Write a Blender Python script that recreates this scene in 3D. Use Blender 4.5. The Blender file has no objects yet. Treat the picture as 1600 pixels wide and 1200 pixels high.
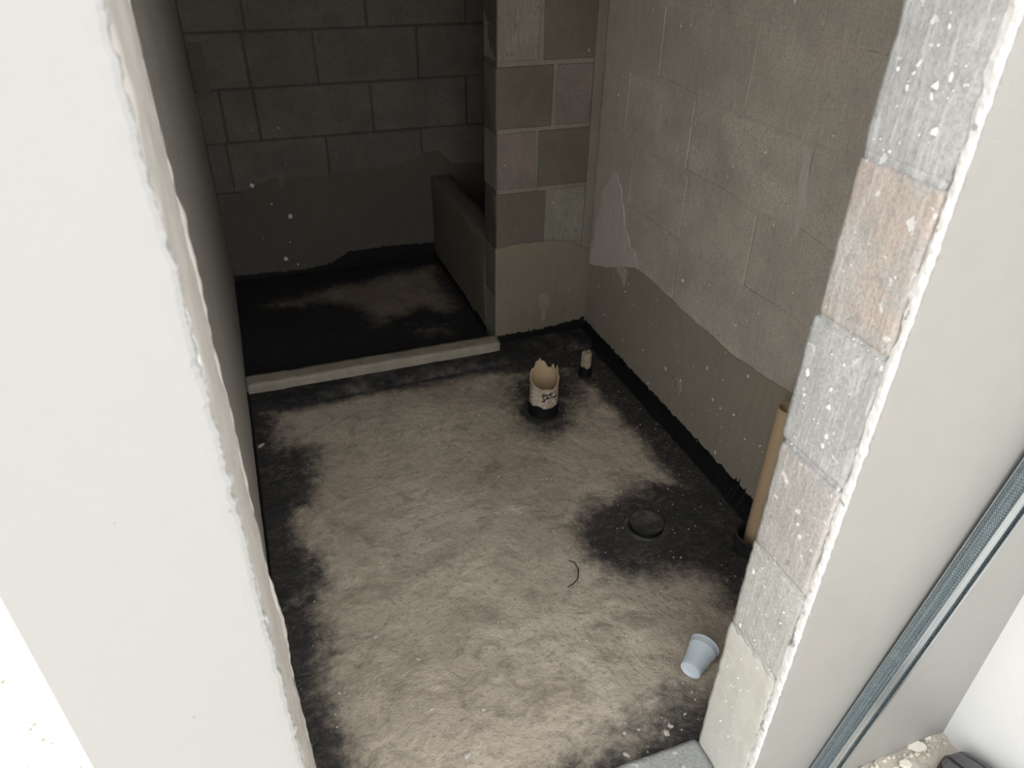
import bpy, bmesh, math, random
import numpy as np
from mathutils import Vector, Matrix, noise

sc = bpy.context.scene
C = sc.collection
rnd = random.Random(7)

# ------------------------------------------------------------------ camera
cam = bpy.data.cameras.new('camera')
cam.sensor_width = 36.0
cam.lens = 1149.76 / 1600 * 36
cam.clip_start = 0.02
cam.dof.use_dof = True
cam.dof.focus_distance = 1.55
cam.dof.aperture_fstop = 7.0
cam_o = bpy.data.objects.new('camera', cam)
C.objects.link(cam_o)
R_ = Vector((0.93892689, -0.34384105, 0.01377032))
U_ = Vector((0.17861057, 0.52115497, 0.83456322))
F_ = Vector((0.29413356, 0.78113432, -0.55074006))
cm = Matrix((R_, U_, -F_)).transposed().to_4x4()
cm.translation = Vector((0.11308, -0.52019, 1.38711))
cam_o.matrix_world = cm
sc.camera = cam_o

# ------------------------------------------------------------------ light
w = bpy.data.worlds.new('sky'); sc.world = w; w.use_nodes = True
bg = w.node_tree.nodes['Background']
# even, bright hazy sky
SUN = Vector((-0.45, 0.66, 0.76)).normalized()
bg.inputs['Color'].default_value = (0.965, 0.985, 1.0, 1)
bg.inputs['Strength'].default_value = 1.0
sun = bpy.data.lights.new('sun', 'SUN'); sun.energy = 2.3; sun.angle = math.radians(0.6)
sun.color = (1.0, 0.96, 0.90)
sun_o = bpy.data.objects.new('sun', sun); C.objects.link(sun_o)
# the sun stands behind and to the left of the building
sun_o.rotation_euler = SUN.to_track_quat('Z', 'Y').to_euler()
sc.view_settings.view_transform = 'Standard'
sc.view_settings.look = 'None'
sc.view_settings.gamma = 1.0
sc.view_settings.use_curve_mapping = False
sc.view_settings.exposure = 1.25

# ------------------------------------------------------------------ node helpers
class NT:
    def __init__(s, name):
        s.m = bpy.data.materials.new(name); s.m.use_nodes = True
        s.t = s.m.node_tree; s.b = s.t.nodes['Principled BSDF']
        s.pos = s.n('ShaderNodeNewGeometry').outputs['Position']
    def n(s, typ, **kw):
        x = s.t.nodes.new(typ)
        for k, v in kw.items(): setattr(x, k, v)
        return x
    def put(s, sock, v):
        if isinstance(v, bpy.types.NodeSocket): s.t.links.new(v, sock)
        elif isinstance(v, tuple) and len(v) == 3 and sock.type == 'RGBA': sock.default_value = (*v, 1)
        else: sock.default_value = v
    def scale(s, v, k):
        x = s.n('ShaderNodeVectorMath', operation='MULTIPLY'); s.put(x.inputs[0], v); x.inputs[1].default_value = k
        return x.outputs[0]
    def noise(s, sc_, detail=4, rough=0.55, vec=None, dist=0.0):
        x = s.n('ShaderNodeTexNoise'); s.put(x.inputs['Vector'], vec or s.pos)
        x.inputs['Scale'].default_value = sc_; x.inputs['Detail'].default_value = detail
        x.inputs['Roughness'].default_value = rough; x.inputs['Distortion'].default_value = dist
        return x.outputs['Fac']
    def vor(s, sc_, vec=None, feature='F1'):
        x = s.n('ShaderNodeTexVoronoi', feature=feature); s.put(x.inputs['Vector'], vec or s.pos)
        x.inputs['Scale'].default_value = sc_
        return x.outputs['Distance']
    def ss(s, v, a, b, lo=0.0, hi=1.0):
        x = s.n('ShaderNodeMapRange', interpolation_type='SMOOTHSTEP'); s.put(x.inputs['Value'], v)
        x.inputs['From Min'].default_value = a; x.inputs['From Max'].default_value = b
        x.inputs['To Min'].default_value = lo; x.inputs['To Max'].default_value = hi
        return x.outputs['Result']
    def math(s, op, a, b=0.0):
        x = s.n('ShaderNodeMath', operation=op); s.put(x.inputs[0], a); s.put(x.inputs[1], b)
        return x.outputs[0]
    def mix(s, f, a, b, mode='MIX'):
        x = s.n('ShaderNodeMix', data_type='RGBA', blend_type=mode); s.put(x.inputs[0], f)
        s.put(x.inputs[6], a); s.put(x.inputs[7], b)
        return x.outputs[2]
    def bump(s, h, strength=0.3, dist=0.004, prev=None):
        x = s.n('ShaderNodeBump'); s.put(x.inputs['Height'], h)
        x.inputs['Strength'].default_value = strength; x.inputs['Distance'].default_value = dist
        if prev: s.put(x.inputs['Normal'], prev)
        return x.outputs['Normal']
    def attr(s, name):
        x = s.n('ShaderNodeAttribute', attribute_name=name); return x.outputs['Fac']
    def orand(s):
        return s.n('ShaderNodeObjectInfo').outputs['Random']
    def out(s, col=None, rough=None, normal=None, **kw):
        if col is not None: s.put(s.b.inputs['Base Color'], col)
        if rough is not None: s.put(s.b.inputs['Roughness'], rough)
        if normal is not None: s.put(s.b.inputs['Normal'], normal)
        for k, v in kw.items(): s.put(s.b.inputs[k], v)
        return s.m

def mul(c, k): return tuple(min(1, x * k) for x in c)

def plaster_mat(name, c, var=0.06, rough=0.65, bump=0.12, streak=0.0, scuff=0.0, big=3.0, spec=0.4):
    t = NT(name)
    n1 = t.noise(big, 3); n2 = t.noise(28, 4)
    col = t.mix(n1, mul(c, 1 - var), mul(c, 1 + var))
    col = t.mix(t.ss(n2, .35, .75, 0, .5), col, mul(c, 1 - var * 1.3))
    if streak:
        sv = t.noise(1, 3, .6, vec=t.scale(t.pos, (60, 60, 5)))
        col = t.mix(t.ss(sv, .45, .7, 0, streak), col, mul(c, .72))
    if scuff:
        sv = t.noise(1, 2, .5, vec=t.scale(t.pos, (8, 8, 90)), dist=1.2)
        col = t.mix(t.ss(sv, .68, .74, 0, scuff), col, mul(c, 1.18))
    sp = t.vor(17); col = t.mix(t.ss(sp, .018, .035, .6, 0), col, mul(c, .55))
    h = t.math('ADD', t.noise(9, 3), t.math('MULTIPLY', t.noise(140, 3), .25))
    return t.out(col, rough, t.bump(h, bump, .006), **{'Specular IOR Level': spec})

def block_mat(name, c, tint=None, tint_amt=0.6, pit=0.5, streak=0.35, var=0.14, bump=0.5, white=0.0):
    t = NT(name)
    r = t.orand()
    n1 = t.noise(7, 4, .6); n2 = t.noise(190, 3, .7); n3 = t.noise(45, 4, .65)
    base = t.mix(r, mul(c, 1 - var), mul(c, 1 + var))
    col = t.mix(t.ss(n1, .3, .7), mul(c, .80), base)
    col = t.mix(t.ss(t.noise(3.3, 5, .65, dist=.5), .52, .68, 0, .45), col, mul(c, .62))
    spots = t.math('MULTIPLY', t.ss(t.vor(38), .10, .22, 1, 0), t.ss(t.noise(5, 3), .48, .6))
    col = t.mix(t.math('MULTIPLY', spots, pit), col, mul(c, .4))
    if tint:
        col = t.mix(t.ss(t.noise(11, 4, .6, dist=.6), .42, .68, 0, tint_amt), col, tint)
    col = t.mix(t.ss(n2, .42, .62, 0, .55), col, mul(c, .62))
    col = t.mix(t.ss(n3, .56, .72, 0, pit), col, mul(c, .5))
    sv = t.noise(1, 4, .6, vec=t.scale(t.pos, (170, 170, 14)))
    col = t.mix(t.ss(sv, .5, .72, 0, streak), col, mul(c, 1.32))
    if white:
        col = t.mix(t.ss(t.noise(60, 2, .5), .66, .7, 0, white), col, (.83, .83, .81))
    h = t.math('ADD', t.math('MULTIPLY', n2, .6), t.math('ADD', n3, t.math('MULTIPLY', sv, .5)))
    return t.out(col, .92, t.bump(h, bump, .004), **{'Specular IOR Level': .2})

def concrete_mat(name, lo, hi, tarcol, attr='tar', bump=.6, dusty=.75):
    t = NT(name)
    n1 = t.noise(3.2, 5, .6); n2 = t.noise(16, 5, .65, dist=.8); n3 = t.noise(90, 4, .7)
    col = t.mix(t.ss(n1, .3, .7), lo, hi)
    col = t.mix(t.ss(n2, .46, .72, 0, .6), col, mul(lo, .55))
    col = t.mix(t.ss(t.noise(6, 5, .6, dist=1.5), .56, .7, 0, .45), col, mul(hi, 1.2))
    col = t.mix(t.ss(n3, .5, .75, 0, .6), col, mul(lo, .42))
    col = t.mix(t.ss(t.noise(2.1, 6, .68, dist=.4), .52, .66, 0, .5), col, (lo[0] * .5, lo[1] * .46, lo[2] * .44))
    a = t.attr(attr)
    fine = t.math('ADD', t.math('MULTIPLY', t.noise(30, 7, .75), .8), t.math('MULTIPLY', t.noise(7, 5, .65, dist=.5), .7))
    m = t.math('ADD', a, t.math('SUBTRACT', fine, .75))
    m = t.ss(m, .16, .74)
    d1 = t.noise(1, 6, .75, vec=t.scale(t.pos, (26, 38, 20)), dist=1.4)
    dust = t.math('MULTIPLY', t.ss(d1, .44, .72, 0, dusty), t.ss(t.noise(5, 3, .6), .3, .62, .25, 1))
    speck = t.ss(t.noise(160, 3, .6), .62, .72, 0, .35)
    tc = t.mix(dust, tarcol, mul(lo, .42))
    tc = t.mix(speck, tc, mul(lo, .5))
    col = t.mix(m, col, tc)
    rough = t.math('SUBTRACT', .93, t.math('MULTIPLY', m, .2))
    h = t.math('ADD', t.math('MULTIPLY', n2, .9), t.math('ADD', t.math('MULTIPLY', n3, .4), t.math('MULTIPLY', t.noise(42, 4), .7)))
    return t.out(col, rough, t.bump(h, bump, .008), **{'Specular IOR Level': .3})

def tar_mat(name, c=(.006, .006, .007)):
    t = NT(name)
    col = t.mix(t.ss(t.noise(60, 5, .7), .6, .75, 0, .6), c, (.05, .047, .043))
    return t.out(col, .6, t.bump(t.noise(80, 4), .4, .004), **{'Specular IOR Level': .3})

def simple_mat(name, c, rough=.5, var=.08, sc_=30, bump=.05, **kw):
    t = NT(name)
    col = t.mix(t.noise(sc_, 4), mul(c, 1 - var), mul(c, 1 + var))
    return t.out(col, rough, t.bump(t.noise(sc_ * 3, 3), bump, .002), **kw)

MAT = {}
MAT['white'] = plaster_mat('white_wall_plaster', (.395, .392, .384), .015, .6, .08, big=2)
MAT['white_lit'] = plaster_mat('white_plaster_lit', (.88, .875, .86), .02, .6, .06, big=2)  # same white as the pier plaster, lightened to stand for stronger light
MAT['cream'] = plaster_mat('polished_cream_plaster', (.355, .345, .327), .045, .42, .10, scuff=.35, big=4)
MAT['edge'] = plaster_mat('broken_plaster_edge', (.82, .81, .79), .10, .9, .7, big=40)
MAT['pier'] = plaster_mat('raw_mortar', (.60, .565, .52), .10, .9, .6, streak=.4, big=14)
MAT['leftwall'] = plaster_mat('grey_wall_plaster', (.56, .54, .50), .10, .7, .25, streak=.6)
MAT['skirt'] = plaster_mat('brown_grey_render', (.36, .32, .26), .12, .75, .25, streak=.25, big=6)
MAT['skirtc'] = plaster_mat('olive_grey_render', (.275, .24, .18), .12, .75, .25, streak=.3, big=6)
MAT['skirtb'] = plaster_mat('dimmed_brown_render', (.125, .108, .09), .18, .7, .25, streak=.25, big=4)  # brown render darkened to carry the gloom deep in the room
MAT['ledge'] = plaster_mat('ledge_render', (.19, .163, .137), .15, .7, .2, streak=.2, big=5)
MAT['ledgep'] = plaster_mat('outlet_render', (.34, .30, .24), .2, .8, .5, big=30)
MAT['patch'] = plaster_mat('pale_render_patch', (.66, .62, .57), .08, .85, .5, streak=.3, big=9)
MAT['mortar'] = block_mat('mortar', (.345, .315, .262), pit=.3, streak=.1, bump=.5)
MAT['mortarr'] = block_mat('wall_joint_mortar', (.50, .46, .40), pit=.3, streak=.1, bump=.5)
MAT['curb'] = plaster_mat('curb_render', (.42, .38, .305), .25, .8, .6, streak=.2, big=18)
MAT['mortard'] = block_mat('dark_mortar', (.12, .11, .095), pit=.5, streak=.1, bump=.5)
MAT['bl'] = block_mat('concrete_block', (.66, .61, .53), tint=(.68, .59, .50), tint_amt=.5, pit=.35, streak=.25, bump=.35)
MAT['blb'] = block_mat('dusty_dimmed_block', (.19, .175, .152), tint=(.22, .18, .135), tint_amt=.4, pit=.6, streak=.15, bump=.4)  # dusty block, colour also lowered for the dimness at the back wall
MAT['cg'] = block_mat('smooth_greenish_block', (.215, .196, .158), pit=.1, streak=.1, var=.05, bump=.2)
MAT['cs'] = block_mat('speckled_block', (.33, .31, .265), pit=.7, streak=.6, bump=.5)
MAT['cp'] = block_mat('pinkish_block', (.29, .25, .22), tint=(.33, .255, .23), tint_amt=.8, pit=.3, streak=.3, bump=.4)
MAT['jg'] = block_mat('pale_grey_block', (.62, .62, .61), pit=.45, streak=.5, var=.04, white=.8)
MAT['jp'] = block_mat('rusty_grey_block', (.60, .58, .555), tint=(.65, .515, .44), tint_amt=.7, pit=.5, streak=.4, var=.03, white=.9)
MAT['jl'] = block_mat('light_grey_block', (.68, .67, .635), pit=.35, streak=.3, var=.03, white=.6, bump=.6)
MAT['jm'] = plaster_mat('jamb_mortar', (.69, .675, .615), .10, .85, .5, streak=.2, scuff=.5, big=12)
MAT['floor'] = concrete_mat('screed_with_bitumen', (.54, .462, .368), (.70, .608, .492), (.050, .049, .050), bump=.8)
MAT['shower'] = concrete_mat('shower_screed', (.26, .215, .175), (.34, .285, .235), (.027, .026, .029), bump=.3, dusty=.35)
MAT['step'] = concrete_mat('bitumen_step', (.20, .185, .16), (.25, .23, .20), (.022, .022, .025), bump=.4)
MAT['tar'] = tar_mat('bitumen')
MAT['sill'] = block_mat('grey_sill_concrete', (.47, .48, .47), pit=.4, streak=.1, bump=.5, white=.5)
MAT['ground'] = plaster_mat('cement_rubble_ground', (.56, .515, .445), .16, .95, 1.0, big=22)
MAT['flake2'] = plaster_mat('cream_flake', (.80, .75, .66), .06, .9, .4, big=30)
MAT['rub'] = plaster_mat('grit', (.74, .68, .58), .25, .95, .6, big=90)
MAT['flake'] = plaster_mat('plaster_flake', (.62, .575, .505), .06, .9, .3, big=30)
MAT['spl'] = simple_mat('white_splash', (.78, .755, .70), .9)
MAT['pvc'] = simple_mat('tan_pvc', (.58, .43, .27), .45, .06)
MAT['pvcd'] = block_mat('dusty_broken_pvc', (.55, .44, .32), tint=(.62, .57, .5), tint_amt=.8, pit=.55, streak=.2, bump=.3)
MAT['cup'] = simple_mat('frosted_plastic', (.80, .89, 1.0), .35, .03, 40, .02, **{'Subsurface Weight': .25, 'Subsurface Radius': (.01, .01, .012)})
MAT['wire'] = simple_mat('dark_wire', (.03, .028, .025), .6)
MAT['boot'] = simple_mat('black_leather', (.035, .032, .032), .38, .3, 60, .3)
MAT['bootp'] = simple_mat('dusty_grey_panel', (.10, .095, .10), .45, .3, 80, .3)
MAT['sole'] = simple_mat('dusty_rubber', (.06, .055, .05), .8, .3, 60, .3)
MAT['roof'] = plaster_mat('concrete_soffit', (.30, .28, .25), .1, .9, .3)

def metal_mat(name, knurl):
    t = NT(name)
    co = t.n('ShaderNodeTexCoord').outputs['Object']
    n = t.noise(1, 4, .6, vec=t.scale(co, (420, 420, 4)))
    b = t.noise(22, 5, .65, vec=co)
    c0, c1 = ((.20, .25, .275), (.42, .49, .52)) if knurl else ((.34, .38, .40), (.66, .70, .71))
    col = t.mix(t.ss(n, .3, .7), c0, c1)  # lengthwise light and dark streaks painted in for reflected lines
    col = t.mix(t.ss(b, .52, .75, 0, .5), col, (.50, .56, .56))
    nr = t.bump(n, .2, .001)
    if knurl:
        wx = t.n('ShaderNodeSeparateXYZ'); t.put(wx.inputs[0], co)
        sx = t.math('SINE', t.math('MULTIPLY', wx.outputs[1], 2 * math.pi / .0042))
        sz = t.math('SINE', t.math('MULTIPLY', wx.outputs[2], 2 * math.pi / .0050))
        kn = t.math('MULTIPLY', sx, sz)
        nr = t.bump(kn, 1.0, .0016, nr)
    return t.out(col, .36, nr, Metallic=.8)
MAT['galv'] = metal_mat('galvanised_steel', False)
MAT['knurl'] = metal_mat('dimpled_galvanised_steel', True)

# ------------------------------------------------------------------ mesh helpers
def link(name, verts, faces, mat, parent=None, smooth=False, loc=None):
    me = bpy.data.meshes.new(name)
    me.from_pydata([tuple(v) for v in verts], [], faces)
    me.materials.append(MAT[mat])
    if smooth: me.polygons.foreach_set('use_smooth', [True] * len(me.polygons))
    bm = bmesh.new(); bm.from_mesh(me); bmesh.ops.recalc_face_normals(bm, faces=bm.faces); bm.to_mesh(me); bm.free()
    me.update()
    o = bpy.data.objects.new(name, me); C.objects.link(o)
    if parent: o.parent = parent
    if loc: o.location = loc
    return o
def struct(o): o['kind'] = 'structure'; return o
def tag(o, label, cat, group=None):
    o['label'] = label; o['category'] = cat
    if group: o['group'] = group
    return o
def empty(name, loc=(0, 0, 0)):
    o = bpy.data.objects.new(name, None); C.objects.link(o); o.location = loc; o.empty_display_size = .05
    return o

def boxes(lst):
    V, F = [], []
    for lo, hi in lst:
        b = len(V)
        for z in (lo[2], hi[2]):
            V += [(lo[0], lo[1], z), (hi[0], lo[1], z), (hi[0], hi[1], z), (lo[0], hi[1], z)]
        F += [tuple(b + i for i in f) for f in ((0, 3, 2, 1), (4, 5, 6, 7), (0, 1, 5, 4), (1, 2, 6, 5), (2, 3, 7, 6), (3, 0, 4, 7))]
    return V, F

def fbm(p, f, seed, oct=3):
    s, a = 0.0, 1.0
    for i in range(oct):
        s += a * noise.noise(Vector((p[0] * f + seed, p[1] * f + seed * 1.7, p[2] * f - seed))); f *= 2.1; a *= .5
    return s

def rough_box(name, lo, hi, res, amp, freq, seed, mat, parent=None, r=.004, rough_ax=(1, 1, 1), oct=3):
    """closed, finely divided box with rounded, uneven edges"""
    lo, hi = Vector(lo), Vector(hi)
    n = [max(1, int(round((hi[i] - lo[i]) / res[i]))) for i in range(3)]
    idx, V, F = {}, [], []
    def vid(i, j, k):
        key = (i, j, k)
        if key not in idx:
            p = Vector([lo[a] + (hi[a] - lo[a]) * (i, j, k)[a] / n[a] for a in range(3)])
            c = Vector([min(max(p[a], lo[a] + r), hi[a] - r) for a in range(3)])
            d = p - c
            if d.length > 1e-9: p = c + d.normalized() * r
            q = Vector([fbm(p, freq, seed + 11.3 * a, oct) * amp * rough_ax[a] for a in range(3)])
            idx[key] = len(V); V.append(p + q)
        return idx[key]
    for a in range(3):
        b, c = (a + 1) % 3, (a + 2) % 3
        for e in (0, n[a]):
            for i in range(n[b]):
                for j in range(n[c]):
                    ks = []
                    for (u, v) in ((i, j), (i + 1, j), (i + 1, j + 1), (i, j + 1)):
                        t = [0, 0, 0]; t[a] = e; t[b] = u; t[c] = v; ks.append(vid(*t))
                    F.append(tuple(ks))
    return link(name, V, F, mat, parent, True)

_bc = {}
def block(parent, cen, size, mat, seed, ch=.004):
    """one masonry block: chamfered box with slightly uneven corners, mesh shared between equal ones"""
    key = (tuple(round(s, 3) for s in size), mat, seed % 3)
    if key not in _bc:
        rr = random.Random(seed)
        bm = bmesh.new(); bmesh.ops.create_cube(bm, size=1)
        for v in bm.verts:
            v.co = Vector([v.co[i] * size[i] + rr.uniform(-1, 1) * .0018 for i in range(3)])
        bmesh.ops.bevel(bm, geom=bm.edges[:], offset=ch, segments=1, affect='EDGES')
        me = bpy.data.meshes.new('block'); bm.to_mesh(me); bm.free(); me.materials.append(MAT[mat]); _bc[key] = me
    o = bpy.data.objects.new('block', _bc[key]); C.objects.link(o); o.parent = parent; o.location = cen
    return o

def interp(pts, x): return float(np.interp(x, [p[0] for p in pts], [p[1] for p in pts]))

def sheet(name, P, a0, a1, bot, top, thick, mat, parent, n=160, ragged=.006, freq=30, seed=1, rag_bot=0, rows=3, fillet=0.0, spike=0.0):
    """coat of render or bitumen on a wall. P(a, z, d) maps to world; top/bot are functions of a"""
    V, F = [], []
    rows2 = rows + 2
    for i in range(n + 1):
        a = a0 + (a1 - a0) * i / n
        zt = top(a) + ragged * fbm((a, 0, 0), freq, seed, 4)
        if spike: zt += spike * max(0, noise.noise(Vector((a * 130, seed, 0)))) ** 1.5 * (.4 + max(0, noise.noise(Vector((a * 9, seed, 5)))) * 2.2)
        zb = bot(a) + rag_bot * fbm((a, 3, 0), freq, seed + 5, 4)
        zt = max(zt, zb + .001)
        V.append(P(a, zb, 0))
        for k in range(rows):
            z = zb + (zt - zb) * k / (rows - 1)
            d = thick * (1 + .25 * fbm((a, z, 0), 14, seed)) * (1.0 if k < rows - 1 else .75) + fillet * (1 - k / (rows - 1)) ** 2.5
            V.append(P(a, z, d))
        V.append(P(a, zt, 0))
    for i in range(n):
        for k in range(rows2):
            k2 = (k + 1) % rows2
            F.append((i * rows2 + k, (i + 1) * rows2 + k, (i + 1) * rows2 + k2, i * rows2 + k2))
    F.append(tuple(range(rows2))); F.append(tuple(n * rows2 + k for k in range(rows2)))
    return link(name, V, F, mat, parent)

def blobs(name, pts, mat, parent=None, stuff=True, seed=3):
    """small flattened crumbs or splashes; pts = (pos, radius, normal, height, stretch)"""
    rr = random.Random(seed); V, F = [], []
    for pos, r, nrm, h, st in pts:
        nrm = Vector(nrm).normalized()
        t = nrm.cross(Vector((0, 0, 1)) if abs(nrm.z) < .9 else Vector((1, 0, 0))).normalized(); b = nrm.cross(t)
        ang = rr.uniform(0, 6.28) if abs(nrm.z) > .9 else rr.uniform(-.5, .5)
        t, b = t * math.cos(ang) + b * math.sin(ang), b * math.cos(ang) - t * math.sin(ang)
        base = len(V); m = 6
        for k in range(m):
            q = r * rr.uniform(.65, 1.25)
            V.append(Vector(pos) + t * q * math.cos(k * 6.283 / m) + b * q * st * math.sin(k * 6.283 / m) - nrm * .0006)
        for k in range(m):
            q = r * rr.uniform(.4, .7)
            V.append(Vector(pos) + t * q * math.cos(k * 6.283 / m) + b * q * st * math.sin(k * 6.283 / m) + nrm * h * rr.uniform(.7, 1.1))
        F += [tuple(base + [k, (k + 1) % m, m + (k + 1) % m, m + k][i] for i in range(4)) for k in range(m)]
        F.append(tuple(base + m + k for k in range(m))); F.append(tuple(base + m - 1 - k for k in range(m)))
    o = link(name, V, F, mat, parent)
    if stuff: o['kind'] = 'stuff'
    return o

def tube(name, path, rad, mat, parent=None, seg=8):
    V, F = [], []
    for i, p in enumerate(path):
        p = Vector(p); a = Vector(path[max(0, i - 1)]); b = Vector(path[min(len(path) - 1, i + 1)])
        d = (b - a).normalized(); t = d.cross(Vector((0, 0, 1)) if abs(d.z) < .9 else Vector((1, 0, 0))).normalized(); u = d.cross(t)
        V += [p + (t * math.cos(k * 6.2832 / seg) + u * math.sin(k * 6.2832 / seg)) * rad for k in range(seg)]
    for i in range(len(path) - 1):
        for k in range(seg): F.append((i * seg + k, i * seg + (k + 1) % seg, (i + 1) * seg + (k + 1) % seg, (i + 1) * seg + k))
    F.append(tuple(range(seg))); F.append(tuple((len(path) - 1) * seg + k for k in range(seg)))
    return link(name, V, F, mat, parent, True)

def lathe(name, prof, mat, parent=None, seg=40, smooth=True, wob=None, M=None):
    """closed profile (r, z) turned about z; wob(k, i, r, z) may alter points"""
    V, F = [], []
    n = len(prof)
    for k in range(seg):
        a = k * 2 * math.pi / seg
        for i, (r, z) in enumerate(prof):
            if wob: r, z = wob(a, i, r, z)
            v = Vector((r * math.cos(a), r * math.sin(a), z))
            V.append(M @ v if M else v)
    for k in range(seg):
        for i in range(n):
            j = (i + 1) % n; k2 = (k + 1) % seg
            F.append((k * n + i, k2 * n + i, k2 * n + j, k * n + j))
    o = link(name, V, F, mat, parent, smooth)
    bm = bmesh.new(); bm.from_mesh(o.data); bmesh.ops.remove_doubles(bm, verts=bm.verts, dist=1e-6)
    bmesh.ops.recalc_face_normals(bm, faces=bm.faces); bm.to_mesh(o.data); bm.free()
    if smooth:
        o.data.polygons.foreach_set('use_smooth', [True] * len(o.data.polygons))
        o.data.set_sharp_from_angle(angle=math.radians(35))
    return o

# ------------------------------------------------------------------ the room
W, D, D2 = 1.267, 1.755, 2.641        # right wall, partition front, back wall
XR, T = .765, .122                    # right jamb, front wall thickness
XL, TL = .058, .185                   # left pier jamb
XE = -.133                            # outer left edge
CX = W - .365                         # partition end
ZF, ZC = -.03, 2.45                   # floor, ceiling

# ground outside (one uneven cement bed)
def ground():
    fx = [-9, -5, -3, -2] + list(np.arange(-1.5, 1.42, .013)) + [2, 3, 5, 9]
    fy = [-9, -5, -3, -2, -1.2] + list(np.arange(-.7, 1.9, .013)) + [2.3, 3.5, 6, 9]
    V, F = [], []
    for y in fy:
        for x in fx:
            z = -.043 + .006 * fbm((x, y, 0), 14, 2, 4) + .004 * abs(fbm((x, y, 0), 55, 9, 2))
            if XE + .02 < x < W and y > .02: z = -.09
            if x > .7 and y < .02: z += .004 * fbm((x, y, 1), 38, 4, 3)
            V.append((x, y, z))
    nx = len(fx)
    for j in range(len(fy) - 1):
        for i in range(nx - 1): F.append((j * nx + i, j * nx + i + 1, (j + 1) * nx + i + 1, (j + 1) * nx + i))
    return struct(link('ground', V, F, 'ground', None, False))
ground()

# bathroom floor
PIPE = (.913, 1.308); SPIPE = (1.138, 1.462); DRAIN = (.975, .716); TALL = (1.205, .56)
def inside(poly, X, Y):
    ins = np.zeros(X.shape, bool); dist = np.full(X.shape, 9.0)
    n = len(poly)
    for i in range(n):
        (x1, y1), (x2, y2) = poly[i], poly[(i + 1) % n]
        cond = ((y1 > Y) != (y2 > Y)) & (X < (x2 - x1) * (Y - y1) / ((y2 - y1) or 1e-9) + x1)
        ins ^= cond
        L2 = (x2 - x1) ** 2 + (y2 - y1) ** 2
        t = np.clip(((X - x1) * (x2 - x1) + (Y - y1) * (y2 - y1)) / L2, 0, 1)
        dist = np.minimum(dist, np.hypot(X - x1 - t * (x2 - x1), Y - y1 - t * (y2 - y1)))
    return np.where(ins, dist, -dist)
left_p = [(-.2, 1.7), (.079, 1.6), (.069, 1.387), (.171, 1.352), (.133, 1.093), (.084, 1.084), (.081, .982), (.124, .871), (.082, .736), (.096, .617), (.073, .505), (.089, .393), (.097, .32), (.09, .1), (-.2, .1)]
band_p = [(-.2, 1.575), (.223, 1.575), (.44, 1.585), (.812, 1.58), (.9, 1.53), (1.09, 1.5), (1.5, 1.4), (1.5, 2), (-.2, 2)]
pipe_p = [(.85, 1.55), (.807, 1.348), (.816, 1.251), (.858, 1.165), (.948, 1.169), (1.02, 1.218), (1.054, 1.302), (1.12, 1.36), (1.2, 1.6)]
right_p = [(1.07, 1.56), (1.129, 1.359), (1.136, 1.274), (1.15, 1.118), (1.138, .954), (1.152, .808), (1.15, .3), (1.5, .3), (1.5, 1.6)]
drain_p = [(1.152, .83), (1.078, .864), (1.003, .86), (.883, .845), (.809, .79), (.788, .685), (.822, .603), (.909, .561), (1.006, .538), (1.044, .48), (1.055, .413), (1.5, .35), (1.5, .85)]
front_p = [(.9, .235), (.775, .239), (.693, .23), (.633, .225), (.541, .205), (.43, .18), (.40, .05), (.9, .05)]

def grid_floor(name, x0, x1, y0, y1, step, zf, tarf, mat, thick=.03, parent=None):
    nx = int((x1 - x0) / step); ny = int((y1 - y0) / step)
    xs = np.linspace(x0, x1, nx + 1); ys = np.linspace(y0, y1, ny + 1)
    X, Y = np.meshgrid(xs, ys)
    V = [(x, y, zf(x, y)) for y in ys for x in xs]
    F = [(j * (nx + 1) + i, j * (nx + 1) + i + 1, (j + 1) * (nx + 1) + i + 1, (j + 1) * (nx + 1) + i) for j in range(ny) for i in range(nx)]
    nb = len(V)
    V += [(x0, y0, zf(x0, y0) - thick), (x1, y0, zf(x1, y0) - thick), (x1, y1, zf(x1, y1) - thick), (x0, y1, zf(x0, y1) - thick)]
    row = lambda j: [j * (nx + 1) + i for i in range(nx + 1)]
    colm = lambda i: [j * (nx + 1) + i for j in range(ny + 1)]
    F += [tuple(row(0)[::-1] + [nb, nb + 1]), tuple(row(ny) + [nb + 2, nb + 3]), tuple(colm(0) + [nb + 3, nb]), tuple(colm(nx)[::-1] + [nb + 1, nb + 2]), (nb, nb + 3, nb + 2, nb + 1)]
    o = link(name, V, F, mat, parent, True)
    t = tarf(X, Y).ravel()
    at = o.data.attributes.new('tar', 'FLOAT', 'POINT')
    at.data.foreach_set('value', np.concatenate([t, np.zeros(4)]).astype(np.float32))
    return o

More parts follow.
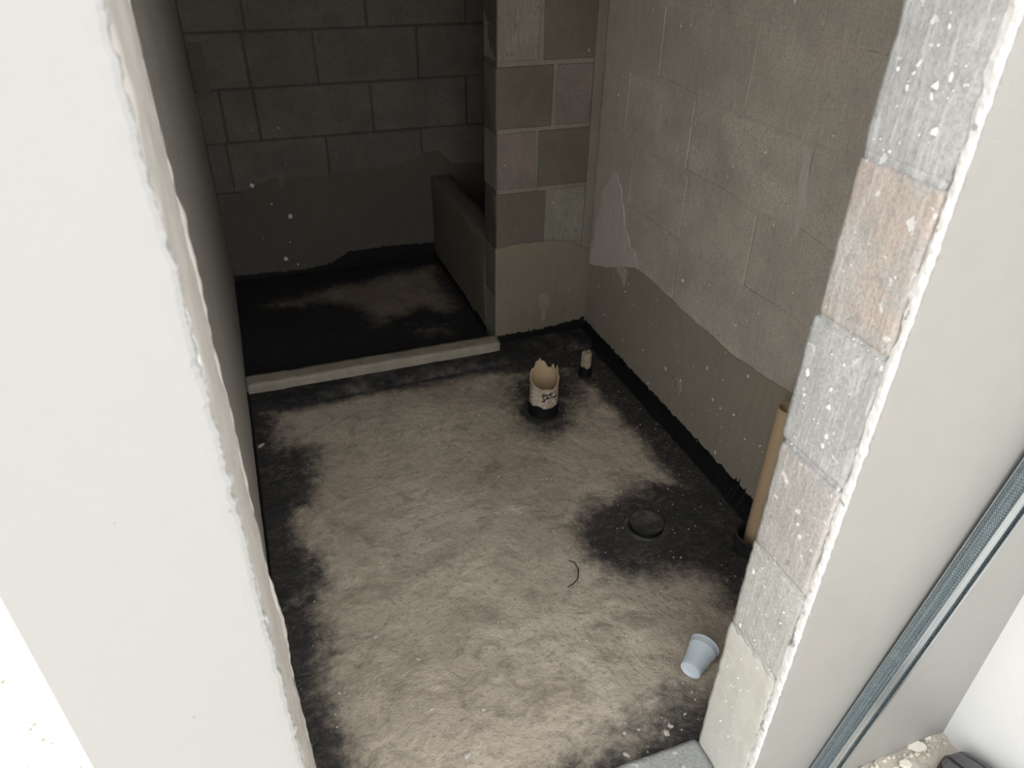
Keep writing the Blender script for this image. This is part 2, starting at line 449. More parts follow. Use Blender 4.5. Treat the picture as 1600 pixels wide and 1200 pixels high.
def soft(sd, wd): return np.clip(.5 + sd / wd * .5, 0, 1)
def floor_tar(X, Y):
    m = soft(inside(left_p, X, Y), .085)
    for p, wd, k in ((band_p, .06, 1), (pipe_p, .12, .8), (right_p, .06, 1), (drain_p, .08, .95), (front_p, .08, .6)):
        m = np.maximum(m, soft(inside(p, X, Y), wd) * k)
    m = np.maximum(m, soft(.085 - np.hypot(X - PIPE[0], Y - PIPE[1]), .04))
    m += .24 * soft(inside([(.62, .56), (.80, .60), (1.06, .44), (.95, .26), (.74, .28), (.60, .42)], X, Y), .16)
    m += .10 * soft(.35 - np.hypot(X - .25, Y - .3), .4)
    return np.clip(m, 0, 1)
def floor_z(x, y):
    k = .35 + .65 * min(1, max(0, (1.5 - y) / .7))
    z = ZF + k * (.0046 * fbm((x, y, 0), 6, 1, 3) + .0028 * fbm((x + .03 * noise.noise(Vector((x * 9, y * 9, 3))), y * 1.25, 0), 14, 6, 4))
    for (cx, cy), r in ((DRAIN, .09), (PIPE, .09), (SPIPE, .05)):
        d = math.hypot(x - cx, y - cy)
        if d < r: z = z + (ZF - z) * (1 - d / r)
    return z
floor = struct(grid_floor('floor', 0, W, T + .012, 1.70, .008, floor_z, floor_tar, 'floor'))
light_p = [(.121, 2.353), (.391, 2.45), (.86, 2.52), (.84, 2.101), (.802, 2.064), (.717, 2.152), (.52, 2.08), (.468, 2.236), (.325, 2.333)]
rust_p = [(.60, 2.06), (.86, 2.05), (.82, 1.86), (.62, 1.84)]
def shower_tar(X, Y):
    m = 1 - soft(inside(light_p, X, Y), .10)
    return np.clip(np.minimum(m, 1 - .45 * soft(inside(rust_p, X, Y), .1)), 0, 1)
struct(grid_floor('floor_shower', 0, W, 1.735, D2, .012, lambda x, y: ZF + .002 * fbm((x, y, 0), 9, 3, 3) - .004 * max(0, 1 - math.hypot(x - .5, y - 2.0) / .3), shower_tar, 'shower'))

# dark step of waterproofed screed in front of curb and partition
def step_top(a): return 0
def step_edge(x): return 1.592 + .03 * x / 1.2 + .006 * fbm((x, 0, 0), 9, 21, 3)
def strip_floor(name, x0, x1, y0f, y1, ztop, mat, tarv, n=150):
    V, F = [], []; rows = 7
    for i in range(n + 1):
        x = x0 + (x1 - x0) * i / n
        ya = y0f(x)
        for k in range(rows):
            f = k / (rows - 1)
            y = ya + (y1 - ya) * f
            z = ztop * min(1, f * 5) ** .6 + ZF - .006 * (1 if k == 0 else 0) + .0015 * fbm((x, y, 0), 40, 31, 3)
            V.append((x, y, z))
        V += [(x, y1, ZF - .02), (x, ya, ZF - .02)]
    m = rows + 2
    for i in range(n):
        for k in range(m):
            k2 = (k + 1) % m; F.append((i * m + k, (i + 1) * m + k, (i + 1) * m + k2, i * m + k2))
    F += [tuple(range(m)), tuple(n * m + k for k in range(m))]
    o = link(name, V, F, mat, None, True); o.data.set_sharp_from_angle(angle=math.radians(50))
    at = o.data.attributes.new('tar', 'FLOAT', 'POINT')
    vals = [tarv(v.co.x, v.co.y) for v in o.data.vertices]
    at.data.foreach_set('value', vals)
    return o
st = strip_floor('trim_1', .002, W - .003, step_edge, 1.752, .016, 'step', lambda x, y: .62 + .35 * fbm((x, y, 0), 6, 8, 3))
struct(st)
# shower curb
cb = rough_box('trim_2', (.002, 1.692, ZF), (CX - .004, 1.755, .021), (.012, .012, .012), .0028, 22, 5, 'curb', None, .0035)
struct(cb)

# right wall with its block courses
wr = struct(link('wall_right', *boxes([((W + .0052, .0, -.09), (W + .13, D2 + .13, ZC))]), 'mortarr'))
joints = {  # course bottom -> joints along the wall
    .36: [1.60, 1.19, .70, .30], .56: [1.509, 1.20, .882, .47], .76: [1.58, 1.215, .748, .35], .96: [1.414, 1.0, .60, .2],
    1.16: [1.60, 1.208, .80, .40]}
def course_rows(): return [(-.04, .16), (.16, .36)] + [(.36 + .2 * i, .56 + .2 * i) for i in range(10)]
for r, (z0, z1) in enumerate(course_rows()):
    js = joints.get(round(z0, 2)) or ([1.60, 1.20, .80, .40] if r % 2 else [1.41, 1.0, .60, .2])
    js = [2.4, 2.0] + js if r % 2 else [2.2, 1.8] + js
    ed = [D2] + sorted(js, reverse=True) + [T]
    for i in range(len(ed) - 1):
        a, b = ed[i] - .0025, ed[i + 1] + .0025
        if a - b < .02: continue
        block(wr, (W + .053, (a + b) / 2, (z0 + z1) / 2), (.1, a - b, z1 - z0 - .005), 'bl', i + r, .0016)
PR = lambda a, z, d: (W + .0045 - d, a, z)
prof = [(.12, .39), (.3, .40), (.64, .396), (.85, .369), (1.0, .372), (1.145, .375), (1.3, .388), (1.43, .385), (1.55, .33), (1.7, .275), (1.755, .26)]
sheet('plaster_skirting', PR, T, D - .002, lambda a: ZF - .02, lambda a: interp(prof, a), .004, 'skirt', wr, 300, .006, 12, 2)
tp = [(1.40, .40), (1.43, .42), (1.47, .44), (1.52, .50), (1.57, .61), (1.63, .645), (1.68, .57), (1.72, .44), (1.745, .31)]
bp = [(1.40, .385), (1.43, .382), (1.52, .345), (1.62, .30), (1.70, .275), (1.745, .26)]
sheet('plaster_patch', PR, 1.405, 1.742, lambda a: interp(bp, a), lambda a: interp(tp, a), .0055, 'patch', wr, 120, .012, 40, 4, .004)
sheet('tar_band', PR, T + .01, D - .003, lambda a: ZF - .005, lambda a: .022 + .012 * max(0, (.9 - a)), .0065, 'tar', wr, 900, .007, 40, 7, 0, 6, .030, .035)
# smeared pale mortar along two joints, and the drip by the jamb
sheet('mortar_smear', PR, .733, .768, lambda a: .755 + max(0, a - .742) * 4.5, lambda a: .955 - max(0, .757 - a) * 5, .0035, 'patch', wr, 40, .008, 90, 41, .01)
for j, (zc, seed) in enumerate(((.76, 3), (.96, 5), (1.16, 6), (.56, 8))):
    sheet('mortar_smear', PR, .13, D - .01, lambda a, zc=zc, s=seed: zc - .008 - .007 * noise.noise(Vector((a * 7, s, 0))), lambda a, zc=zc, s=seed: zc + .010 + .010 * noise.noise(Vector((a * 6, s * 2.3, 4))), .0026, 'bl', wr, 260, .004, 50, 60 + j, .004)
# plastered-over outlet on the right wall
def outlet(parent, cen, nrm, r, mat, sx=1.0):
    prof_ = [(0, -.004), (r * 1.15, -.004), (r * 1.12, .002), (r * .92, .0045), (r * .8, .002), (r * .45, .004), (0, .005)]
    q = Vector(nrm).to_track_quat('Z', 'Y').to_matrix().to_4x4(); q.translation = Vector(cen)
    q = q @ Matrix.Diagonal((1, sx, 1, 1))
    return lathe('plastered_outlet', prof_, mat, parent, 24, True, None, q)
outlet(wr, (W + .0005, 1.09, .128), (-1, 0, 0), .026, 'skirt')

# back wall
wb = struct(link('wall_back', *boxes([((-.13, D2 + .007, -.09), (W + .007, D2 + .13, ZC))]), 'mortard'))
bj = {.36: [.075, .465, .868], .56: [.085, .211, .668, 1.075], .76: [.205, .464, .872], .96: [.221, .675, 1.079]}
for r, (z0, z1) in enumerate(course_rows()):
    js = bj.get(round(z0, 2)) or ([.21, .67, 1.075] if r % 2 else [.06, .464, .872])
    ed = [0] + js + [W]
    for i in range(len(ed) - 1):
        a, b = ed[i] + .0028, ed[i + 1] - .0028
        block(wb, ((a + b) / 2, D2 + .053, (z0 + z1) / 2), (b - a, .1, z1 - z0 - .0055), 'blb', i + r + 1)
PB = lambda a, z, d: (a, D2 + .0045 - d, z)
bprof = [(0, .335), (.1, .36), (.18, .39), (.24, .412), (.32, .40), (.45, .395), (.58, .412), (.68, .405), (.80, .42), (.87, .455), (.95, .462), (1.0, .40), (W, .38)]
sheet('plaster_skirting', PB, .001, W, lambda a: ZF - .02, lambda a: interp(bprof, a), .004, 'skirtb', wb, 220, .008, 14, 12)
sheet('tar_band', PB, .003, CX + .02, lambda a: ZF - .005, lambda a: interp([(0, .0), (.3, -.012), (.42, .0), (.5, .045), (.66, .05), (.9, .04)], a), .0065, 'tar', wb, 400, .008, 40, 13)

sheet('mortar_patch', lambda a, z, d: (a, D2 + .003 - d, z), .012, .060, lambda a: .74, lambda a: .93, .007, 'skirtb', wb, 24, .006, 40, 77, .006)
# partition (block pier at the end of the shower)
wp = struct(link('wall_partition', *boxes([((CX + .004, D + .007, -.09), (W + .01, D + .118, ZC))]), 'mortar'))
rows = {.96: (1.042, 1.058, 1.236, 'cs', 'cg'), .76: (1.094, 1.106, 1.233, 'cg', 'cp'), .56: (1.043, 1.052, 1.236, 'cp', 'cg'), .36: (1.084, 1.106, 1.245, 'cg', 'cs')}
for r, (z0, z1) in enumerate(course_rows()):
    a, b, c, m1, m2 = rows.get(round(z0, 2)) or ((1.09, 1.105, 1.235, 'cg', 'cp') if r % 2 else (1.042, 1.056, 1.236, 'cs', 'cg'))
    for i, (x0, x1, mm) in enumerate(((CX, a, m1), (b, c, m2))):
        block(wp, ((x0 + x1) / 2, D + .0625, (z0 + z1) / 2 + .001), (x1 - x0, .119, z1 - z0 - .014), mm, i + r, .003)
PP = lambda a, z, d: (a, D + .0045 - d, z)
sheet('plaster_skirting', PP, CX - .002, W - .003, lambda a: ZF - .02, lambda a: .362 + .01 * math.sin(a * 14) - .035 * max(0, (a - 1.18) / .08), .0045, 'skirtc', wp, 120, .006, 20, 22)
sheet('mortar_fillet', PP, W - .034, W - .001, lambda a: .35, lambda a: 2.4, .006, 'mortar', wp, 8, 0, 20, 23, 0, 60)
sheet('tar_band', PP, CX + .006, W - .004, lambda a: ZF - .005, lambda a: .012 + .02 * max(0, (a - 1.1) / .16), .0075, 'tar', wp, 360, .007, 40, 24, 0, 6, .012, .03)
outlet(wp, (1.093, D + .0005, .128), (0, -1, 0), .020, 'ledgep', 1.6)
sheet('plaster_drip', PP, 1.086, 1.100, lambda a: .05, lambda a: .10, .006, 'skirt', wp, 8, .004, 60, 25, .012)
sheet('plaster_side', lambda a, z, d: (CX + .004 - d, a, z), D + .002, D + .118, lambda a: .36, lambda a: 2.4, .004, 'skirtb', wp, 4, 0, 9, 26, 0, 50)

# low ledge wall closing the shower
rough_box('wall_ledge', (CX - .001, D + .117, ZF - .01), (CX + .088, D2 + .004, .352), (.03, .02, .03), .003, 9, 33, 'ledge', None, .006)['kind'] = 'structure'
lw = bpy.data.objects['wall_ledge']
sheet('tar_band', lambda a, z, d: (CX + .001 - d, a, z), D + .12, D2 - .004, lambda a: ZF - .004, lambda a: -.002, .005, 'tar', lw, 200, .008, 40, 34)

# left wall and its pier at the doorway
wl = struct(rough_box('wall_left', (XE, TL - .01, -.09), (0, D2 + .13, ZC), (.066, .05, .05), .0025, 5, 44, 'leftwall', None, .003))
sheet('tar_band', lambda a, z, d: (-.001 + d, a, z), TL + .005, 1.69, lambda a: ZF - .005, lambda a: .0, .006, 'tar', wl, 200, .008, 40, 45)
pier = struct(rough_box('wall_front_left', (XE + .003, .011, -.09), (XL - .002, TL, ZC), (.03, .0145, .011), .0035, 26, 51, 'pier', None, .005, (1, .8, .3), 4))
def skin(name, x0, x1, y0, th, edge, mat, parent, seed, z0=-.07, z1=ZC, ragged=.004, n=1200):
    """plaster coat on a front wall; its free edge at x = edge is broken and uneven"""
    V, F = [], []; m = 8
    sgn = 1 if edge > (x0 + x1) / 2 else -1
    far = x0 if sgn > 0 else x1
    for i in range(n + 1):
        z = z0 + (z1 - z0) * i / n
        e = lambda q, f, k=4: fbm((0, q, z), f, seed + q, k)
        chunk = max(0, noise.noise(Vector((seed, 2.2, z * 8))) - .15) * 1.5
        ex = edge - sgn * (ragged * .4 + ragged * chunk) + sgn * ragged * (.40 * e(1, 32) + .22 * e(7, 130))
        prof_ = [(far, y0), (ex - sgn * .012, y0), (ex - sgn * .004, y0 + .0006 + .0007 * e(2, 40)), (ex + sgn * .0008 * e(3, 90), y0 + th * .25),
                 (ex + sgn * (.001 + .0030 * e(4, 90)), y0 + th * .6), (ex - sgn * .001 + sgn * .003 * e(5, 45), y0 + th * (1.1 + .5 * e(6, 30))),
                 (ex - sgn * .010, y0 + th * 1.15), (far, y0 + th)]
        V += [(x, y, z) for x, y in prof_]
    for i in range(n):
        for k in range(m):
            k2 = (k + 1) % m; F.append((i * m + k, (i + 1) * m + k, (i + 1) * m + k2, i * m + k2))
    F += [tuple(range(m)), tuple(n * m + k for k in range(m))]
    o = link(name, V, F, mat, parent)
    return o
sk = skin('plaster_coat', XE, XL, 0, .011, XL + .001, 'white', pier, 61, ragged=.006)
# rubbed mortar line on the inner corner of the pier
def corner_bead(name, xc, yc, z0, z1, r, mat, parent, seed, n=420, cut=-.1):
    V, F = [], []; m = 7
    for i in range(n + 1):
        z = z0 + (z1 - z0) * i / n
        k = max(.12, noise.noise(Vector((seed, 0, z * 6))) * 1.3 + .5 + cut + .45 * noise.noise(Vector((seed, 3, z * 45))))
        for q in range(m):
            a = q * 6.2832 / m
            V.append((xc + r * k * math.cos(a) * (1 + .3 * noise.noise(Vector((z * 70, q, seed)))), yc + r * 1.6 * k * math.sin(a), z))
    for i in range(n):
        for q in range(m):
            q2 = (q + 1) % m; F.append((i * m + q, i * m + q2, (i + 1) * m + q2, (i + 1) * m + q))
    F += [tuple(range(m)), tuple(n * m + q for q in range(m))]
    return link(name, V, F, mat, parent)
corner_bead('mortar_lip', XL - .003, TL - .006, -.02, 1.6, .0045, 'pier', pier, 71, 900)
corner_bead('mortar_lip', XL - .004, .030, -.02, 1.6, .005, 'edge', pier, 73, cut=-.35)

# front wall right of the doorway: block courses, broken plaster edge, polished coat
wf = struct(link('wall_front_right', *boxes([((XR + .006, .004, -.09), (W + .006, T - .004, 2.02)), ((XE, .004, 2.02), (W + .006, T, ZC))]), 'jm'))
jz = [(.755, .955, 'jg'), (.955, 1.155, 'jp'), (1.155, 1.355, 'jg'), (1.355, 1.555, 'jp'), (1.555, 1.755, 'jg'), (1.755, 1.955, 'jg'), (1.955, 2.015, 'jp'), (.555, .755, 'jp'), (.355, .555, 'jl')]
for i, (z0, z1, mm) in enumerate(jz):
    off = (.0, -.002, .0015, 0, .001, 0, 0, -.003, .001)[i]
    yb = (T + .004, T - .003, T, T, T, T, T, T - .002, T + .003)[i]
    o = rough_box('block', (XR + off, .001, z0 + .003), (XR + .40, yb, z1 - .003), (.05, .0065, .0065), .0013, 42, 80 + i, mm, wf, .0025, (.7, 1.6, .8), 4)
rough_box('mortar_render', (XR + .0003, .001, -.06), (XR + .2, T + .006, .353), (.04, .007, .009), .0022, 26, 97, 'jm', wf, .003, (.8, 1, .3), 4)
for i, z in enumerate((.355, .555, .755, .955, 1.155, 1.355)):
    rough_box('mortar_joint', (XR + .0012, .004, z - .012), (XR + .2, T - .002, z + .008), (.04, .005, .004), .0022, 60, 120 + i, 'jl' if i < 2 else 'jg', wf, .005, (1, 1, 1), 4)
coat = skin('plaster_coat', XR, W + .003, -.013, .013, XR - .001, 'cream', wf, 131, ragged=.007)
def lump_edge(name, seed, mat):
    """white crumbly edge where the plaster coat was broken at the doorway"""
    V, F = [], []; m = 9; n = 640
    for i in range(n + 1):
        z = -.05 + 1.75 * i / n
        g = lambda q, f: fbm((q * 3.1, 0, z), f, seed + q, 3)
        wd = .0045 + .0065 * max(0, .35 + 1.1 * noise.noise(Vector((seed, 1, z * 6.5)))) + .0045 * g(1, 34) + .004 * max(0, noise.noise(Vector((seed, 7, z * 90))))
        wd = max(.0015, wd); hx = .0028 + .0026 * g(2, 45)
        cy = -.006; cx = XR + .001
        for q in range(m):
            a = math.pi * 2 * q / m
            V.append((cx - hx * math.cos(a) * (1 + .4 * g(q, 75)) , cy + (wd if math.sin(a) > 0 else .0072) * math.sin(a) * (1 + .25 * g(q + 9, 60)), z + .001 * g(q + 4, 80)))
    for i in range(n):
        for q in range(m):
            q2 = (q + 1) % m; F.append((i * m + q, i * m + q2, (i + 1) * m + q2, (i + 1) * m + q))
    F += [tuple(range(m)), tuple(n * m + q for q in range(m))]
    return link(name, V, F, mat, wf)
lump_edge('plaster_edge', 141, 'edge')
# outside return wall
wo = struct(link('wall_outside', *boxes([((W + .003, -2.6, -.09), (W + .13, .0, 1.5))]), 'white_lit'))
# roof slab
struct(link('ceiling', *boxes([((XE, .0, ZC), (W + .13, D2 + .13, ZC + .12))]), 'roof'))
# door sill
struct(rough_box('trim_3', (XL + .002, .004, -.08), (XR - .001, T + .012, -.004), (.012, .009, .012), .0025, 20, 151, 'sill', None, .006, (0.2, 1, 1), 4))

# ------------------------------------------------------------------ pipes and fittings
def jag(seed, amp, base):
    rr = random.Random(seed); ks = [rr.uniform(0, 1) for _ in range(14)]
    def f(a):
        t = (a / (2 * math.pi) * 14) % 14; i = int(t); u = t - i
        return base + amp * (ks[i] * (1 - u) + ks[(i + 1) % 14] * u)
    return f
# broken toilet waste pipe
root = tag(empty('broken_waste_pipe', (*PIPE, ZF)), 'wide tan plastic waste pipe with a jagged broken rim standing in the floor', 'pipe')
H = .135
front_ang = math.atan2(-.52 - PIPE[1], .11 - PIPE[0])
jf = jag(5, .022, 0)
def rim(a):
    d = math.cos(a - front_ang - .15)             # rim is broken lower on the doorway side
    return H - .030 * max(0, d) ** .7 - .010 * max(0, -d) + jf(a) * (1.0 if d < -.2 else .35)
def wob_pipe(a, i, r, z):
    return (r, rim(a) + (z - 1) if z > .5 else z)
ro, ri = .047, .0435
o = lathe('pipe_wall', [(ri, 0), (ro, 0), (ro, .03), (ro, .06), (ro, 1.0), (ri, 1.0)], 'pvcd', root, 84, True, wob_pipe)
o.data.materials.append(MAT['pvc']); o_wall = o
for p in o.data.polygons:
    c = p.center; nrm = p.normal
    if nrm.x * c.x + nrm.y * c.y < 0: p.material_index = 1
def wob_tar(a, i, r, z): return (r + .0015 * noise.noise(Vector((math.cos(a) * 3, math.sin(a) * 3, i))), z + (.009 * noise.noise(Vector((math.cos(a) * 2.4, math.sin(a) * 2.4, 5))) if z > .02 else 0))
lathe('tar_collar', [(ro - .001, -.01), (ro + .007, -.01), (ro + .003, .004), (ro + .002, .038), (ro - .001, .04)], 'tar', root, 48, True, wob_tar)
# torn shards of pipe still hanging above the far rim
def shard(a0, a1, z0, z1, lean, seed):
    V, F = [], []; rr = random.Random(seed); n = 6
    for side in (0, 1):
        for i in range(n + 1):
            a = a0 + (a1 - a0) * i / n
            t = rr.uniform(.55, 1) if 0 < i < n else .35
            for z, l in ((z0, 0), (z0 + (z1 - z0) * t, lean * t)):
                r = (ro if side else ri + .0005) + l
                V.append((r * math.cos(a), r * math.sin(a), z))
    k = 2 * (n + 1)
    for i in range(n):
        a, b, c, d = 2 * i, 2 * i + 1, 2 * i + 3, 2 * i + 2
        F += [(a, b, c, d), (k + a, k + d, k + c, k + b), (b, k + b, k + c, c), (a, d, k + d, k + a)]
    F += [(0, k, k + 1, 1), (2 * n, 2 * n + 1, k + 2 * n + 1, k + 2 * n)]
    return link('pipe_shard', V, F, 'pvc', o_wall)
back = front_ang + math.pi
shard(back - .25, back + .95, H - .02, H + .046, .0, 3)
shard(back - 1.15, back - .35, H - .03, H + .030, .004, 9)
# crumbs of old adhesive stuck below the rim
pts = []
for i in range(46):
    a = front_ang + rnd.uniform(-.9, 1.0); z = .045 + rnd.uniform(.0, .055)
    pts.append(((ro * math.cos(a), ro * math.sin(a), z), rnd.uniform(.0014, .0036), (math.cos(a), math.sin(a), 0), .002, rnd.uniform(.6, 1.8)))
blobs('adhesive_residue', pts, 'spl', o_wall, True, 5)
pts = []
for i in range(34):
    a = front_ang + rnd.uniform(-.15, 1.0); z = .062 + rnd.uniform(.0, .036)
    pts.append(((ro * math.cos(a), ro * math.sin(a), z), rnd.uniform(.0025, .0055), (math.cos(a), math.sin(a), 0), .0012, rnd.uniform(.7, 1.3)))
blobs('dark_adhesive', pts, 'wire', o_wall, True, 6)

# small capped pipe in the corner
root = tag(empty('stub_pipe', (*SPIPE, ZF)), 'small dust-caked stub pipe rising in the corner beside the partition', 'pipe')
lathe('pipe_wall', [(0, 0), (.0185, 0), (.0185, .045), (.0185, .088), (.016, .093), (0, .09)], 'pvcd', root, 28, True, lambda a, i, r, z: (r * (1 + .10 * noise.noise(Vector((math.cos(a) * 2, math.sin(a) * 2, i)))), z + (.006 * noise.noise(Vector((math.cos(a) * 2, math.sin(a), 9))) if z > .08 else 0)))
lathe('tar_collar', [(.015, -.008), (.028, -.008), (.022, .004), (.0215, .036), (.015, .038)], 'tar', root, 28, True, wob_tar)

# flat drain cover under bitumen
t_ = NT('drain_bitumen'); dcol = t_.mix(t_.ss(t_.noise(30, 5, .7), .42, .66), (.060, .057, .053), (.135, .125, .11))
MAT['drain'] = t_.out(dcol, .75, t_.bump(t_.noise(50, 5), .7, .006), **{'Specular IOR Level': .3})
root = tag(empty('floor_drain', (*DRAIN, ZF)), 'round flat drain cap coated in dark bitumen on the floor', 'drain')
cap = lathe('drain_cap', [(0, -.008), (.047, -.008), (.0475, .009), (.046, .0125), (.040, .0095), (.02, .007), (0, .0065)], 'drain', root, 40, True, lambda a, i, r, z: (r * (1 + .012 * noise.noise(Vector((math.cos(a) * 2, math.sin(a) * 2, 1)))), z))
cap.data.materials.append(MAT['tar'])
for p in cap.data.polygons:
    if abs(p.normal.z) < .5: p.material_index = 1  # cap sides blackened to stand for the shadow crescent at its edge
lathe('drain_ring', [(.046, -.008), (.060, -.008), (.058, .0010), (.053, .0018), (.049, .0012)], 'drain', root, 40, True)

# tall supply pipe by the right wall, in its black socket
root = tag(empty('riser_pipe', (*TALL, ZF)), 'tall slim tan plastic pipe open at the top, against the right wall', 'pipe')
lathe('pipe_wall', [(.0215, 0), (.025, 0), (.025, .15), (.025, .30), (.025, .443), (.0215, .443), (.0215, .2)], 'pvc', root, 36, True)
o = lathe('pipe_socket', [(.041, -.005), (.046, -.005), (.046, .03), (.049, .035), (.049, .055), (.045, .056), (.041, .053)], 'boot', root, 36, True)
o.location = (-.013, -.012, 0); o['label'] = 'short black socket at the foot'

# ------------------------------------------------------------------ loose things
# plastic cup lying on its side
b0, b1 = Vector((.834, .269, -.002)), Vector((.897, .311, .004))
d = (b1 - b0).normalized()
q = d.to_track_quat('Z', 'Y').to_matrix().to_4x4(); q.translation = Vector((.833, .268, ZF + .0262))
cup = tag(empty('plastic_cup', (.833, .268, ZF)), 'frosted bluish plastic cup lying on its side beside the door jamb', 'cup')
inv = Matrix.Translation(-Vector((.833, .268, ZF)))
CL = .070
cp = [(0, .003), (.0155, .003), (.0175, 0), (.0205, .0005), (.0215, .004), (.0218, .006), (.0222, .012), (.0272, CL - .016), (.0284, CL - .0145), (.0286, CL - .006), (.0292, CL - .004), (.0292, CL)]
ci = [(.0282, CL), (.0274, CL - .006), (.0272, CL - .0145), (.0262, CL - .016), (.021, .012), (.0195, .004), (0, .0045)]
tilt = Matrix.Rotation(0, 4, 'X')
cp, ci = [(a * 1.10, b * 1.08) for a, b in cp], [(a * 1.10, b * 1.08) for a, b in ci]
lathe('cup_wall', cp + ci, 'cup', cup, 48, True, None, inv @ q)
rimp = [(.0315 + .0022 * math.cos(a), CL * 1.08 + .0022 * math.sin(a)) for a in np.linspace(0, 2 * math.pi, 9)[:-1]]
lathe('rolled_rim', rimp, 'cup', cup, 48, True, None, inv @ q)

# bent wire
pth = [(.7245, .668), (.734, .655), (.735, .634), (.722, .606), (.702, .592), (.682, .586)]
fine = []
for i in range(len(pth) - 1):
    for k in range(5):
        u = k / 5; x = pth[i][0] * (1 - u) + pth[i + 1][0] * u; y = pth[i][1] * (1 - u) + pth[i + 1][1] * u
        fine.append((x, y, floor_z(x, y) + .0022))
tag(tube('bent_wire', fine, .0014, 'wire', None, 6), 'thin dark bent wire lying on the screed floor', 'wire')

# plaster chips big enough to pick out
chips = [(.211, .604, 6), (.29, .512, 6), (.286, .382, 5), (.388, .348, 5), (.327, .265, 8), (.111, .487, 4), (.676, .487, 4), (.665, .431, 3.5), (.651, .37, 4),
         (.899, .501, 4), (.822, .236, 3.5), (.94, .385, 5), (.78, .196, 4.5), (.736, .182, 7), (.722, .172, 8), (.643, .202, 4), (.674, .199, 3.5), (.624, .158, 8),
         (.832, 1.133, 4), (.664, 1.038, 5), (.765, 1.049, 3.5), (.163, .611, 4), (.743, 1.121, 4), (1.10, 1.24, 5)]
chip_meshes = []
for s in range(5):
    bm = bmesh.new(); bmesh.ops.create_icosphere(bm, subdivisions=2, radius=1); rr = random.Random(s + 40)
    sx, sy, sz = rr.uniform(.8, 1.2), rr.uniform(.5, .9), rr.uniform(.3, .45)
    for v in bm.verts:
        k = 1 + .6 * noise.noise(v.co * 2.1 + Vector((s * 5, 0, 0)))
        v.co = Vector((v.co.x * sx * k, v.co.y * sy * k, v.co.z * sz * k))
    me = bpy.data.meshes.new('plaster_chip'); bm.to_mesh(me); bm.free(); me.materials.append(MAT['flake']); chip_meshes.append(me)
for i, (x, y, r) in enumerate(chips):
    o = bpy.data.objects.new('plaster_chip', chip_meshes[i % 5]); C.objects.link(o)
    s = r * .001
    o.location = (x, y, floor_z(x, y) + s * .28); o.scale = (s, s, s); o.rotation_euler = (0, 0, rnd.uniform(0, 6))
    lab, grp = (('pale plaster chip on the dark strip along the door sill', 'plaster chips along the door sill') if y < .205 and x > .5 else
                ('small pale plaster chip between broken pipe and drain cap', 'plaster chips near the broken pipe') if y > .95 and x < 1.05 else
                ('white plaster chip on the bitumen strip below the right wall', 'plaster chip under the right wall') if x > 1.05 else
                ('small pale plaster chip near the lying plastic cup', 'plaster chips near the cup') if x > .8 else
                ('tiny pale plaster chip on screed between wire and door sill', 'plaster chips before the sill') if x > .5 else
                ('pale plaster chip on rough screed beside the left bitumen strip', 'plaster chips along the left strip'))
    tag(o, lab, 'debris', grp)
o = bpy.data.objects.new('rubble_lump', chip_meshes[2].copy()); C.objects.link(o); o.data.materials[0] = MAT['cp'] if False else MAT['pvcd']
o.location = (.020, 1.413, ZF + .004); o.scale = (.012, .012, .012); o.rotation_euler = (0, 0, .6)
tag(o, 'rusty brown rubble lump on the bitumen strip beside the left wall', 'debris')

# crumbs too small to count
pts = []
for i in range(1500):
    x, y = rnd.uniform(.02, W - .02), .15 + 1.5 * rnd.random() ** 1.6
    if math.hypot(x - PIPE[0], y - PIPE[1]) < .06 or math.hypot(x - TALL[0], y - TALL[1]) < .06: continue
    if rnd.random() > .45 + .55 * (x / W): continue
    r = .0007 + .0019 * rnd.random() ** 4
    pts.append(((x, y, floor_z(x, y) + .0004), r, (0, 0, 1), r * 1.1, rnd.uniform(.5, 1.6)))
o = blobs('plaster_crumbs', pts, 'flake', None, True, 8); tag(o, 'fine pale plaster crumbs scattered over the bathroom floor', 'debris')
# splashes of white plaster on the walls
def splash(parent, n, P, a0, a1, z0, z1, nrm, big, seed, dens=None, mat='spl'):
    rr = random.Random(seed); pts = []
    for i in range(n):
        a, z = rr.uniform(a0, a1), z0 + (z1 - z0) * rr.random()
        if dens and rr.random() > dens(a, z): continue
        r = .0008 + .0030 * rr.random() ** 4
        pts.append((P(a, z, 0), r, nrm, .0015, rr.uniform(.8, 2.4)))
    for a, z, r in big: pts.append((P(a, z, 0), r, nrm, .0035, 1.2))
    blobs('plaster_splashes', pts, mat, parent, True, seed)
splash(wr, 640, lambda a, z, d: (W + (-.0005 if z < .38 else .0025), a, z), .2, 1.7, .02, 1.25, (-1, 0, 0), [(1.147, .462, .007), (.879, .453, .005), (.784, .35, .006), (1.466, .276, .003), (.907, .196, .0045), (.807, .21, .0035), (.867, .192, .003), (1.0, .60, .004), (.9, .9, .005), (.7, .99, .004)], 201, lambda a, z: .35 + .65 * (1.6 - a) / 1.4)
splash(wb, 26, lambda a, z, d: (a, D2 + (0 if z < .34 else .002), z), .05, .85, .0, .7, (0, -1, 0), [(.146, .385, .011), (.278, .238, .010), (.23, .047, .010), (.278, .016, .006), (.21, .30, .005)], 202)
splash(wp, 16, lambda a, z, d: (a, D + (0 if z < .35 else .003), z), CX + .01, W - .04, .05, 1.0, (0, -1, 0), [], 203)
splash(wf, 150, lambda a, z, d: (XR - .0005, a, z), .012, T - .012, .02, 1.32, (-1, 0, 0), [(.04, .64, .006), (.05, .655, .004), (.035, 1.2, .004), (.05, .81, .0035), (.06, .85, .0035), (.05, 1.24, .004)], 204, None, 'edge')

